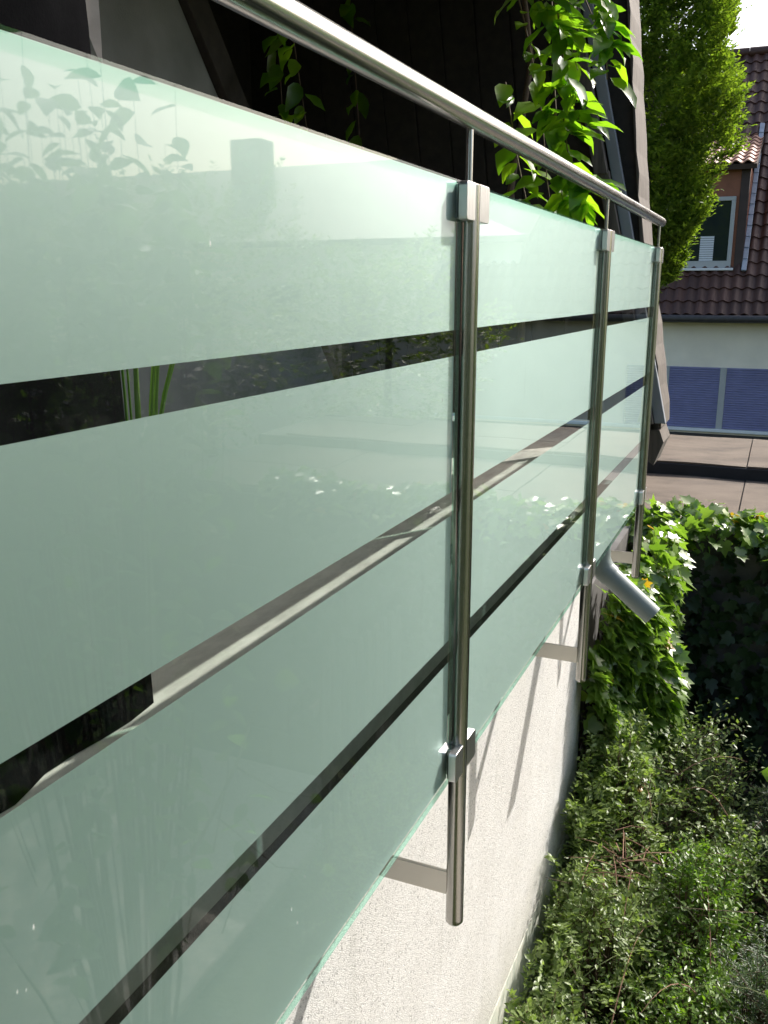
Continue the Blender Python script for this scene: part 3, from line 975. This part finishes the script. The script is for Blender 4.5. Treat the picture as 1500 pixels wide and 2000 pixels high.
# stepped lead flashing down the side of the dormer
for i in range(14):
    s = 1.10 + i * 0.30
    a = Vector(roofpt(DX1 + 0.05, s, 0.10)); b_ = Vector(roofpt(DX1 + 0.05, s + 0.31, 0.085))
    m = MB()
    q = [roofpt(DX1 + 0.02, s, 0.115), roofpt(DX1 + 0.12, s, 0.10), roofpt(DX1 + 0.12, s + 0.315, 0.085), roofpt(DX1 + 0.02, s + 0.315, 0.10)]
    q2 = [roofpt(DX1 + 0.02, s, 0.06), roofpt(DX1 + 0.12, s, 0.06), roofpt(DX1 + 0.12, s + 0.315, 0.06), roofpt(DX1 + 0.02, s + 0.315, 0.06)]
    m.add(q + q2, [(0, 1, 2, 3), (7, 6, 5, 4), (0, 4, 5, 1), (1, 5, 6, 2), (2, 6, 7, 3), (3, 7, 4, 0)])
    m.build('lead_flashing', 'lead', th, bevel=0.012)

# ================================================================== PLANTS
def spray_leaves(starts, dirs, length, n, lsize, up=0.25, jitter=0.42, tipbias=0.45, nrm_up=1.2):
    """leaves set alternately along shoots; returns arrays"""
    m = len(starts)
    t = (np.arange(n) + 0.5) / n
    D = unit(dirs)
    P = starts[:, None, :] + D[:, None, :] * (length[:, None] * t[None, :])[..., None]
    P = P + np.array([0, 0, -1])[None, None, :] * (up * length[:, None] * t[None, :] ** 2)[..., None]
    side = unit(np.cross(D, np.array([0, 0, 1.0]) + rng.normal(0, 0.2, (m, 3))))
    sg = np.where(np.arange(n) % 2 == 0, 1.0, -1.0)
    T = D[:, None, :] * tipbias + side[:, None, :] * sg[None, :, None] * 0.8 + rng.normal(0, jitter, (m, n, 3)) * 0.6
    N = np.cross(side, D)[:, None, :] * 0.5 + np.array([0, 0, nrm_up])[None, None, :] + rng.normal(0, jitter, (m, n, 3))
    S = lsize * rng.uniform(0.6, 1.25, (m, n)) * (1 - 0.35 * t[None, :])
    return P.reshape(-1, 3), N.reshape(-1, 3), T.reshape(-1, 3), S.ravel()

def shrub(name, label, cx_, cy_, rx, ry, top, nshoot, nl, lsize, mat, tmpl, length=0.4, group=None, stem='stem_brown', nsingle=300, low=0.25, upb=0.3, jit=0.5, key=None, wall=False):
    s = thing(name, (cx_, cy_, GZ), label, 'shrub', group)
    hh = top - GZ
    ph = rng.uniform(0, 6.28, 4)
    u = rng.uniform(0, 2 * math.pi, nshoot)
    v = rng.uniform(low, 1.0, nshoot)                     # height fraction on the dome
    rad = np.sqrt(np.maximum(0.02, 1 - v ** 2.6)) * rng.uniform(0.45, 1.08, nshoot) * (1 + 0.22 * np.sin(3 * u + ph[0] + 4 * v) + 0.15 * np.sin(5 * u + ph[1]))
    E = np.stack([cx_ + rx * rad * np.cos(u), cy_ + ry * rad * np.sin(u), GZ + hh * v * rng.uniform(0.86, 1.04, nshoot)], 1)
    out = np.stack([np.cos(u) * rad, np.sin(u) * rad, 0.15 + 0.9 * v], 1) + rng.normal(0, 0.35, (nshoot, 3))
    L = length * rng.uniform(0.55, 1.25, nshoot) * np.where(rng.random(nshoot) < 0.07, 1.8, 1.0)
    B = E - unit(out) * L[:, None] * 0.6
    P, N, T, S = spray_leaves(B, out, L, nl, lsize, upb, jit)
    if wall:
        nw_ = 170
        yw = rng.uniform(cy_ - 0.45, min(cy_ + 0.45, 4.82), nw_)
        hw = np.interp(yw, [2.6, 3.3, 3.85, 4.3, 4.9], [-3.35, -3.2, -3.02, -2.74, -2.5])
        Bw = np.stack([rng.uniform(WX + 0.04, WX + 0.22, nw_), yw, hw - rng.uniform(0.0, 0.8, nw_)], 1)
        Dw = np.stack([rng.uniform(-0.1, 0.5, nw_), rng.normal(0, 0.5, nw_), rng.uniform(0.4, 1.0, nw_)], 1)
        P2, N2, T2, S2 = spray_leaves(Bw, Dw, rng.uniform(0.15, 0.32, nw_), nl, lsize, upb, jit)
        P, N, T, S = np.vstack([P, P2]), np.vstack([N, N2]), np.vstack([T, T2]), np.concatenate([S, S2])
    ok = P[:, 0] > WX + 0.03
    ok |= P[:, 1] > 4.95
    P, N, T, S = P[ok], N[ok], T[ok], S[ok]
    d = np.linalg.norm(P - CAM, axis=1)
    # show the largest: near, high and in front
    prio = S / d * (1 + 0.5 * rng.random(len(P))) + 0.02 * (P[:, 2] - GZ) / hh
    leaves([tmpl], key or (mat + str(len(tmpl[0]))), P, N, T, S, mat, s, nsingle, prio)
    st = MB()
    sel = np.arange(nshoot)[::2]
    for i in sel:
        b0 = Vector((cx_ + (E[i, 0] - cx_) * 0.25, cy_ + (E[i, 1] - cy_) * 0.25, GZ))
        b1 = Vector(B[i]); e = b1 + Vector(unit(out[i:i + 1])[0]) * L[i] - Vector((0, 0, upb * L[i]))
        mid = b0.lerp(b1, 0.55) + Vector((0, 0, 0.12))
        if b1.x < WX + 0.05 and b1.y < 4.95:
            continue
        if e.x < WX + 0.02 and e.y < 4.95:
            continue
        st.tube([b0, mid, b1, e], [0.007, 0.005, 0.0028, 0.001], 4, cap=False)
    stuff(st.build('stems', stem, s, smooth=True))
    return s

SM = tmpl_small(); OV = tmpl_oval(0.25, 0.01, 0.1); ND = tmpl_needle()
G1 = 'shrubs in the garden below the wall'
shrub('cotoneaster', 'small-leaved grey-green shrub climbing the end of the white wall below the drain pipe', -0.02, 4.85, 0.46, 0.60, -2.36, 560, 14, 0.052, 'leaf_small', SM, 0.40, G1, nsingle=300, wall=True)
shrub('cotoneaster', 'small-leaved shrub with brown dry twigs against the foot of the white wall', 0.02, 4.05, 0.48, 0.60, -2.82, 560, 14, 0.048, 'leaf_small', SM, 0.42, G1, nsingle=300, wall=True)
shrub('cotoneaster', 'small-leaved grey-green shrub nearest the camera at the bottom of the white wall', -0.06, 3.20, 0.50, 0.58, -3.02, 560, 14, 0.048, 'leaf_small', SM, 0.36, G1, nsingle=300, wall=True)
shrub('cotoneaster', 'loose small-leaved shrub with shoots reaching towards the dark ivy corner', 0.36, 5.45, 0.50, 0.62, -2.52, 480, 14, 0.048, 'leaf_small', SM, 0.55, G1, nsingle=300)
shrub('fresh_shrub', 'yellow-green low shrub in the middle of the garden bed', 0.46, 4.50, 0.46, 0.52, -2.86, 460, 15, 0.044, 'leaf_fresh', SM, 0.36, G1, nsingle=300)
shrub('yew', 'dark green needle-leaved shrub at the right edge below the dark ivy wall', 0.95, 5.30, 0.46, 0.50, -2.84, 700, 26, 0.036, 'leaf_yew', ND, 0.32, G1, nsingle=150, jit=0.35)
shrub('yew', 'dark needle-leaved shrub at the lower right edge of the picture', 0.85, 4.10, 0.42, 0.55, -3.05, 700, 26, 0.036, 'leaf_yew', ND, 0.32, G1, nsingle=150, jit=0.35)
shrub('laurel', 'dark broad-leaved shrub in shade at the bottom right corner', 0.60, 3.35, 0.42, 0.50, -3.28, 260, 12, 0.060, 'leaf_magnolia', OV, 0.34, G1, nsingle=200)
shrub('cotoneaster', 'small-leaved shrub beyond the right edge seen in the glass', 1.55, 4.9, 0.55, 0.8, -2.95, 320, 20, 0.03, 'leaf_small', SM, 0.45, G1, nsingle=0)

shrub('fresh_shrub', 'straggling yellow-green shrub between the wall shrubs and the needle-leaved ones', 0.52, 3.85, 0.60, 0.75, -3.12, 420, 15, 0.044, 'leaf_fresh', SM, 0.42, G1, nsingle=200)
shrub('cotoneaster', 'low grey-green shrub filling the gap below the ivy corner', 0.62, 5.0, 0.60, 0.60, -2.92, 420, 14, 0.048, 'leaf_small', SM, 0.45, G1, nsingle=200)
tb = thing('trailing_shoots', (0.25, 4.0, GZ), 'long thin arching green shoots trailing over the shrubs beside the white wall', 'shoots')
for k in range(24):
    x0, y0 = random.uniform(-0.15, 0.7), random.uniform(3.0, 5.2)
    z0 = float(np.interp(y0, [3.0, 3.8, 4.5, 5.2], [-3.15, -2.98, -2.8, -2.55])) - 0.15 * abs(x0)
    a_ = random.uniform(0, 6.28); l_ = random.uniform(0.25, 0.6)
    pp_ = []
    for i in range(7):
        u_ = i / 6
        q_ = Vector((x0 + math.cos(a_) * l_ * u_, y0 + math.sin(a_) * l_ * u_, z0 - 0.25 + 0.55 * u_ - 0.42 * u_ * u_))
        q_.x = max(q_.x, WX + 0.03)
        pp_.append(q_)
    MB().tube(pp_, [0.0032 - 0.0004 * i for i in range(7)], 5).build('shoot', 'stem_green' if k % 3 else 'stem_dry', tb, smooth=True)

# dry twigs caught in the shrub at the wall
tw = thing('dry_twigs', (0.10, 4.25, -2.95), 'tangle of bare red-brown twigs in the shrub by the white wall', 'twigs')
for k in range(26):
    a = Vector((random.uniform(-0.08, 0.22), random.uniform(3.95, 4.4), random.uniform(-2.98, -2.78)))
    d = Vector((random.uniform(-1, 1), random.uniform(-0.8, 0.8), random.uniform(-0.35, 0.5))).normalized() * random.uniform(0.12, 0.3)
    MB().tube([a - d * 0.5, a + Vector((0, 0, 0.02)), a + d * 0.5], [0.0028, 0.0024, 0.0012], 5).build('twig', 'stem_dry', tw, smooth=True)

# ---- ivy
IV = [tmpl_ivy()]
iv2 = tmpl_ivy()
IV.append((iv2[0] * np.array([1.1, 0.9, 1.6]), iv2[1]))
def ivy(name, label, P, N, size, out=(0, 0), mat='leaf_ivy', nsingle=300, prio=None, droop=0.8, key='ivy'):
    s = thing(name, (float(P[:, 0].mean()), float(P[:, 1].mean()), GZ), label, 'ivy', 'ivy on the garden walls')
    n = len(P)
    T = np.stack([rng.normal(out[0], 0.5, n), rng.normal(out[1], 0.5, n), -droop + rng.normal(0, 0.4, n)], 1)
    N = N + rng.normal(0, 0.42, (n, 3))
    S = size * rng.uniform(0.55, 1.25, n)
    leaves(IV, key, P, N, T, S, mat, s, nsingle, prio)
    return s
# on the house wall, facing +X, in the sun
n = 4400
y = np.where(rng.random(n) < 0.28, rng.uniform(4.86, 5.6, n), rng.uniform(4.70, 6.85, n)); z = rng.uniform(-3.55, -1.62, n)
bulge = 0.10 + 0.13 * np.sin((y - 4.6) * 2.1) * np.sin((z + 3.6) * 1.7) + 0.06 * np.sin(y * 7 + z * 5) + 0.12 * np.clip((y - 4.9) / 1.0, 0, 1)
bulge = np.maximum(bulge, 0.02) + 0.09 * np.clip((y - 4.85) / 0.5, 0, 1)
x = -0.26 + np.maximum(bulge, np.where(y > 4.88, 0.10, 0.0)) * 1.15 * rng.beta(4, 1.3, n)
keep = ~((y < 4.88) & (z > -1.95)) & ~((y < 4.80) & (z < -2.2))
Pw = np.stack([x, y, z], 1)[keep]
Nw = np.tile([0.75, 0.15, 0.75], (len(Pw), 1))
iw = ivy('wall_ivy', 'sunlit ivy covering the wall below the drain pipe and last steel post', Pw, Nw, 0.112, out=(0.6, -0.15), droop=0.45)
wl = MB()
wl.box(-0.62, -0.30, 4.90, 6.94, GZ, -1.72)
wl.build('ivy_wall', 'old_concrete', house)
# along the front edge of the flat roof
n = 1500
x = rng.uniform(-0.62, 3.6, n); y = 6.86 + rng.normal(0, 0.13, n)
z = RZ + 0.01 + 0.13 * rng.beta(1.5, 2, n) + 0.05 * np.sin(x * 4.3) + 0.06 * (x < 0.15) - 0.55 * np.maximum(0, 6.85 - y)
Pe = np.stack([x, y, z], 1)
Ne = np.tile([0.15, -0.25, 1.0], (n, 1))
pe = -np.abs(Pe[:, 0] - 0.2)
ie = ivy('roof_edge_ivy', 'sunlit ivy with some yellow leaves along the flat roof edge', Pe, Ne, 0.105, prio=pe, droop=0.25)
# on the shaded front of the annex, leaf colour darkened to deepen the shade
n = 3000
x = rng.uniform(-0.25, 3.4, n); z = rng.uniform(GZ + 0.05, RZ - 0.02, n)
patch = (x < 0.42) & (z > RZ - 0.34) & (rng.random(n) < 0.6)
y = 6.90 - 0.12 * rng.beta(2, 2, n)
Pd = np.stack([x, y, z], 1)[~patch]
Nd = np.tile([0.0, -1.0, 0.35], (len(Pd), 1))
ivd = ivy('shaded_ivy', 'dark ivy in deep shade on the front wall under the flat roof', Pd, Nd, 0.10, mat='leaf_ivy_shade', key='shade_ivy', prio=-np.abs(Pd[:, 0] - 0.4))
st = MB()
for k in range(14):
    yy = random.uniform(4.9, 6.8); z1 = random.uniform(-2.4, -1.8)
    st.tube([(-0.295, yy, GZ), (-0.29, yy + 0.1, -3.3), (-0.285, yy - 0.05, -2.7), (-0.28, yy + 0.1, z1)], [0.012, 0.009, 0.006, 0.003], 6)
st.build('stems', 'stem_brown', iw, smooth=True)['kind'] = 'stuff'

# ---- columnar hornbeam behind the annex
tr = thing('hornbeam_tree', (-1.45, 14.2, GZ), 'tall columnar tree with dense yellow-green leaves in front of the tiled house', 'tree')
tp = [(-1.45, 14.2, GZ - 0.1), (-1.46, 14.2, -2.0), (-1.42, 14.22, 0.5), (-1.45, 14.2, 3.0), (-1.40, 14.2, 6.8)]
MB().tube(tp, [0.15, 0.12, 0.10, 0.07, 0.02], 14).build('trunk', 'bark', tr, smooth=True)
prof_z = np.array([-0.9, 0.0, 0.6, 1.1, 1.8, 2.5, 3.4, 4.4, 5.6, 6.6, 7.3])
prof_r = np.array([0.10, 0.36, 0.60, 0.88, 1.08, 1.10, 1.15, 1.18, 1.10, 0.75, 0.12])
br = MB()
for k in range(60):
    z = random.uniform(-0.3, 6.2); a = random.uniform(0, 6.28); R = float(np.interp(z + 0.5, prof_z, prof_r)) * 0.8
    br.tube([(-1.44, 14.2, z - 0.3), (-1.44 + R * 0.5 * math.cos(a), 14.2 + R * 0.5 * math.sin(a), z + 0.1), (-1.44 + R * math.cos(a), 14.2 + R * math.sin(a), z + 0.6)], [0.025, 0.014, 0.005], 5, cap=False)
stuff(br.build('branches', 'bark', tr, smooth=True))
ns = 22000
z = rng.uniform(-0.7, 7.2, ns); a = rng.uniform(0, 2 * math.pi, ns)
lob = 1 + 0.10 * np.sin(a * 3 + z * 1.1) + 0.10 * np.sin(a * 5 - z * 2.3) + 0.09 * np.sin(z * 3.1 + a) + 0.05 * np.sin(z * 7.3 - 2 * a)
R = np.interp(z, prof_z, prof_r) * lob * np.sqrt(rng.beta(2.6, 1.0, ns))
C0 = np.stack([-1.47 + R * np.cos(a), 14.2 + R * np.sin(a), z], 1)
# clumps: drop sprays where a 3-D pattern is low, so gaps open
g3 = np.sin(C0[:, 0] * 7.1 + 1.3 * C0[:, 2]) + np.sin(C0[:, 2] * 5.7 - C0[:, 1] * 4) + np.sin(C0[:, 1] * 6.3 + C0[:, 0] * 3)
kp = g3 > -1.5
C0, a2 = C0[kp], a[kp]
Dv = np.stack([0.75 * np.cos(a2), 0.75 * np.sin(a2), np.full(len(a2), 0.75)], 1) + rng.normal(0, 0.28, (len(a2), 3))
P, N, T, S = spray_leaves(C0 - unit(Dv) * 0.12, Dv, 0.26 * rng.uniform(0.7, 1.3, len(C0)), 9, 0.105, 0.15, 0.45, 0.7)
stuff(merged_leaves('crown', SM, P, N, T, S, 'leaf_hornbeam', tr))

# ---- broad-leaved shrub on the right of the camera (seen in the glass, a few leaves at the picture's edge)
mg = thing('magnolia_shrub', (2.1, 3.0, GZ), 'tall broad-leaved shrub at the right edge, its leaves mirrored in the upper left glass', 'shrub')
MP, MN, MT, MS = [], [], [], []
ms = MB()
for k in range(150):
    a = random.uniform(0, 6.28); R = random.uniform(0.10, 0.72)
    x, y = 2.1 + R * math.cos(a), 2.95 + R * 1.1 * math.sin(a)
    zt = 0.90 - 0.9 * R ** 2 + random.uniform(-0.75, 0.12) if k < 115 else random.uniform(-2.6, -0.4)
    p0 = Vector((2.1 + 0.1 * math.cos(a), 3.0 + 0.1 * math.sin(a), GZ)); p3 = Vector((x, y, zt))
    p2 = p0.lerp(p3, 0.7) + Vector((math.cos(a) * 0.08, math.sin(a) * 0.08, 0))
    if k % 4 == 0:
        ms.tube([p0, p0.lerp(p2, 0.35) + Vector((0.05 * math.sin(k), 0.05 * math.cos(k), 0)), p0.lerp(p2, 0.7), p2, p3], [0.016, 0.012, 0.008, 0.004, 0.0012], 5, cap=False)
    else:
        ms.tube([p0.lerp(p2, 0.8), p2, p3], [0.005, 0.003, 0.001], 5, cap=False)
    for i in range(13):
        t_ = 1 - i * 0.045
        q = p2.lerp(p3, (t_ - 0.4) / 0.6 if t_ > 0.4 else 0)
        b_ = i * 2.4 + a
        MP.append(q); MT.append((math.cos(b_), math.sin(b_), random.uniform(-0.9, 0.4))); MN.append((random.uniform(-0.9, 0.9), random.uniform(-0.9, 0.9), 1)); MS.append(random.uniform(0.09, 0.15))
leaves([tmpl_oval(0.30, 0.0, 0.12)], 'magnolia', np.array([tuple(p) for p in MP]), np.array(MN), np.array(MT), np.array(MS), 'leaf_magnolia', mg, 150, np.array([p.z for p in MP]))
# shoot that reaches into the picture at the right edge
def leaf_at(p, n, t_, s):
    single_leaves([tmpl_oval(0.42, 0.0, 0.05)], 'magnolia_round', np.array([p]), np.array([n]), np.array([t_]), np.array([s]), 'leaf_fresh', mg)
leaf_at((0.742, 2.2, -1.165), (-0.15, -0.75, 0.6), (-1, 0.1, 0.05), 0.085)
leaf_at((0.79, 2.5, -1.75), (-0.2, -0.7, 0.5), (-1, 0.1, -0.15), 0.045)
leaf_at((0.80, 2.6, -2.12), (-0.2, -0.7, 0.5), (-1, 0.1, 0.25), 0.055)
ms.tube([(1.55, 2.8, -2.4), (1.1, 2.5, -1.7), (0.86, 2.3, -1.3), (0.742, 2.2, -1.165)], [0.008, 0.006, 0.004, 0.0015], 6)
ms.tube([(1.1, 2.5, -1.7), (0.92, 2.5, -1.76), (0.79, 2.5, -1.75)], [0.004, 0.003, 0.0012], 6)
ms.tube([(1.3, 2.65, -2.05), (1.0, 2.6, -2.16), (0.80, 2.6, -2.12)], [0.004, 0.003, 0.0012], 6)
stuff(ms.build('branches', 'stem_brown', mg, smooth=True))

# ================================================================== SEEN ONLY IN THE GLASS
nb = thing('neighbour_house', (14.5, 24.0, GZ), 'pale house with chimney mirrored in the glass near the top edge', 'house')
MB().box(5.0, 24, 20.5, 29, GZ - 0.1, 1.2).build('wall', 'house_render', nb)
nr = MB().prism([(20.1, 1.05), (24.75, 3.45), (29.4, 1.05), (29.4, 1.2), (24.75, 3.6), (20.1, 1.2)], 0, 4.7, 24.3).build('roof', 'tile_brown', nb)
MB().box(13.6, 14.6, 23.6, 24.4, 2.4, 4.25).build('chimney', 'cladding', nr, bevel=0.02)
for i in range(5):
    wv = MB().box(4.97, 5.0, 21.4 + i * 1.5, 22.3 + i * 1.5, -1.2, 0.2).build('window', 'frame_grey', nb)
    MB().box(4.955, 4.969, 21.48 + i * 1.5, 22.22 + i * 1.5, -1.12, 0.12).build('pane', 'pane_dark', wv)
for i in range(-2, 6):
    wv = MB().box(10.6 + i * 2.1, 11.7 + i * 2.1, 20.47, 20.5, -1.2, 0.2).build('window', 'frame_grey', nb)
    MB().box(10.68 + i * 2.1, 11.62 + i * 2.1, 20.455, 20.469, -1.12, 0.12).build('pane', 'pane_dark', wv)
fe = thing('picket_fence', (1.95, 6.2, GZ), 'low picket fence with rounded tops mirrored in the lower glass', 'fence')
for i in range(16):
    y = 5.3 + i * 0.16
    poly = [(y, GZ), (y + 0.09, GZ), (y + 0.09, -2.70)] + [(y + 0.045 + 0.045 * math.cos(math.radians(q)), -2.70 + 0.045 * math.sin(math.radians(q))) for q in (30, 60, 90, 120, 150)] + [(y, -2.70)]
    MB().prism(poly, 0, 2.22, 2.24).build('picket', 'weathered_board', fe)
for z in (-3.0, -3.9):
    MB().box(2.241, 2.28, 5.2, 7.9, z, z + 0.08).build('fence_rail', 'weathered_board', fe)
for i, (x, y, tz, r) in enumerate([(6.5, 8.5, 0.9, 1.7), (9.0, 14.0, 1.8, 2.2), (5.0, 13.0, 0.4, 1.5)]):
    q = thing('garden_tree', (x, y, GZ), ['small round garden tree mirrored in the clear stripe nearest the camera', 'tall round garden tree mirrored before the neighbour house', 'low bushy garden tree mirrored in the far glass panel'][i], 'tree', 'garden trees mirrored in the glass')
    MB().tube([(x, y, GZ - 0.1), (x + 0.05, y, GZ + 1.2), (x, y, tz - r * 0.6)], [0.13, 0.10, 0.04], 10).build('trunk', 'bark', q, smooth=True)
    ns = 900
    u = unit(rng.normal(0, 1, (ns, 3))); rr_ = r * (1 + 0.18 * np.sin(u[:, 0] * 6 + u[:, 2] * 5)) * rng.beta(4, 1, ns)
    Cc = np.array([x, y, tz - r * 0.85]) + u * rr_[:, None] * np.array([1, 1, 0.95])
    P, N, T, S = spray_leaves(Cc, u + np.array([0, 0, 0.4]), np.full(ns, 0.4), 9, 0.13, 0.2, 0.5)
    stuff(merged_leaves('crown', SM, P, N, T, S, 'leaf_hornbeam', q))

# unseen hedge added behind the camera to darken the steel and cut sky fill
hd = thing('unseen_hedge', (4.0, -2.9, GZ), 'unseen dark hedge added behind the camera to darken the steel posts', 'hedge')
for k in range(7):
    x = 1.0 + k * 1.1
    MB().tube([(x, -3.0, GZ - 0.1), (x + 0.05, -3.0, 0.0), (x, -3.0, 3.4)], [0.10, 0.07, 0.02], 8).build('trunk', 'bark', hd, smooth=True)
ns = 5200
C = np.stack([rng.uniform(0.4, 8.6, ns), -3.0 + rng.normal(0, 0.40, ns), rng.uniform(GZ, 3.4, ns) + 0.3 * np.sin(rng.uniform(0, 6, ns))], 1)
Dh = np.stack([rng.normal(0, 0.4, ns), np.sign(C[:, 1] + 3.0) * 0.8, rng.normal(0.5, 0.3, ns)], 1)
P, N, T, S = spray_leaves(C, Dh, np.full(ns, 0.35), 7, 0.20, 0.2, 0.5)
stuff(merged_leaves('foliage', SM, P, N, T, S, 'leaf_yew', hd))
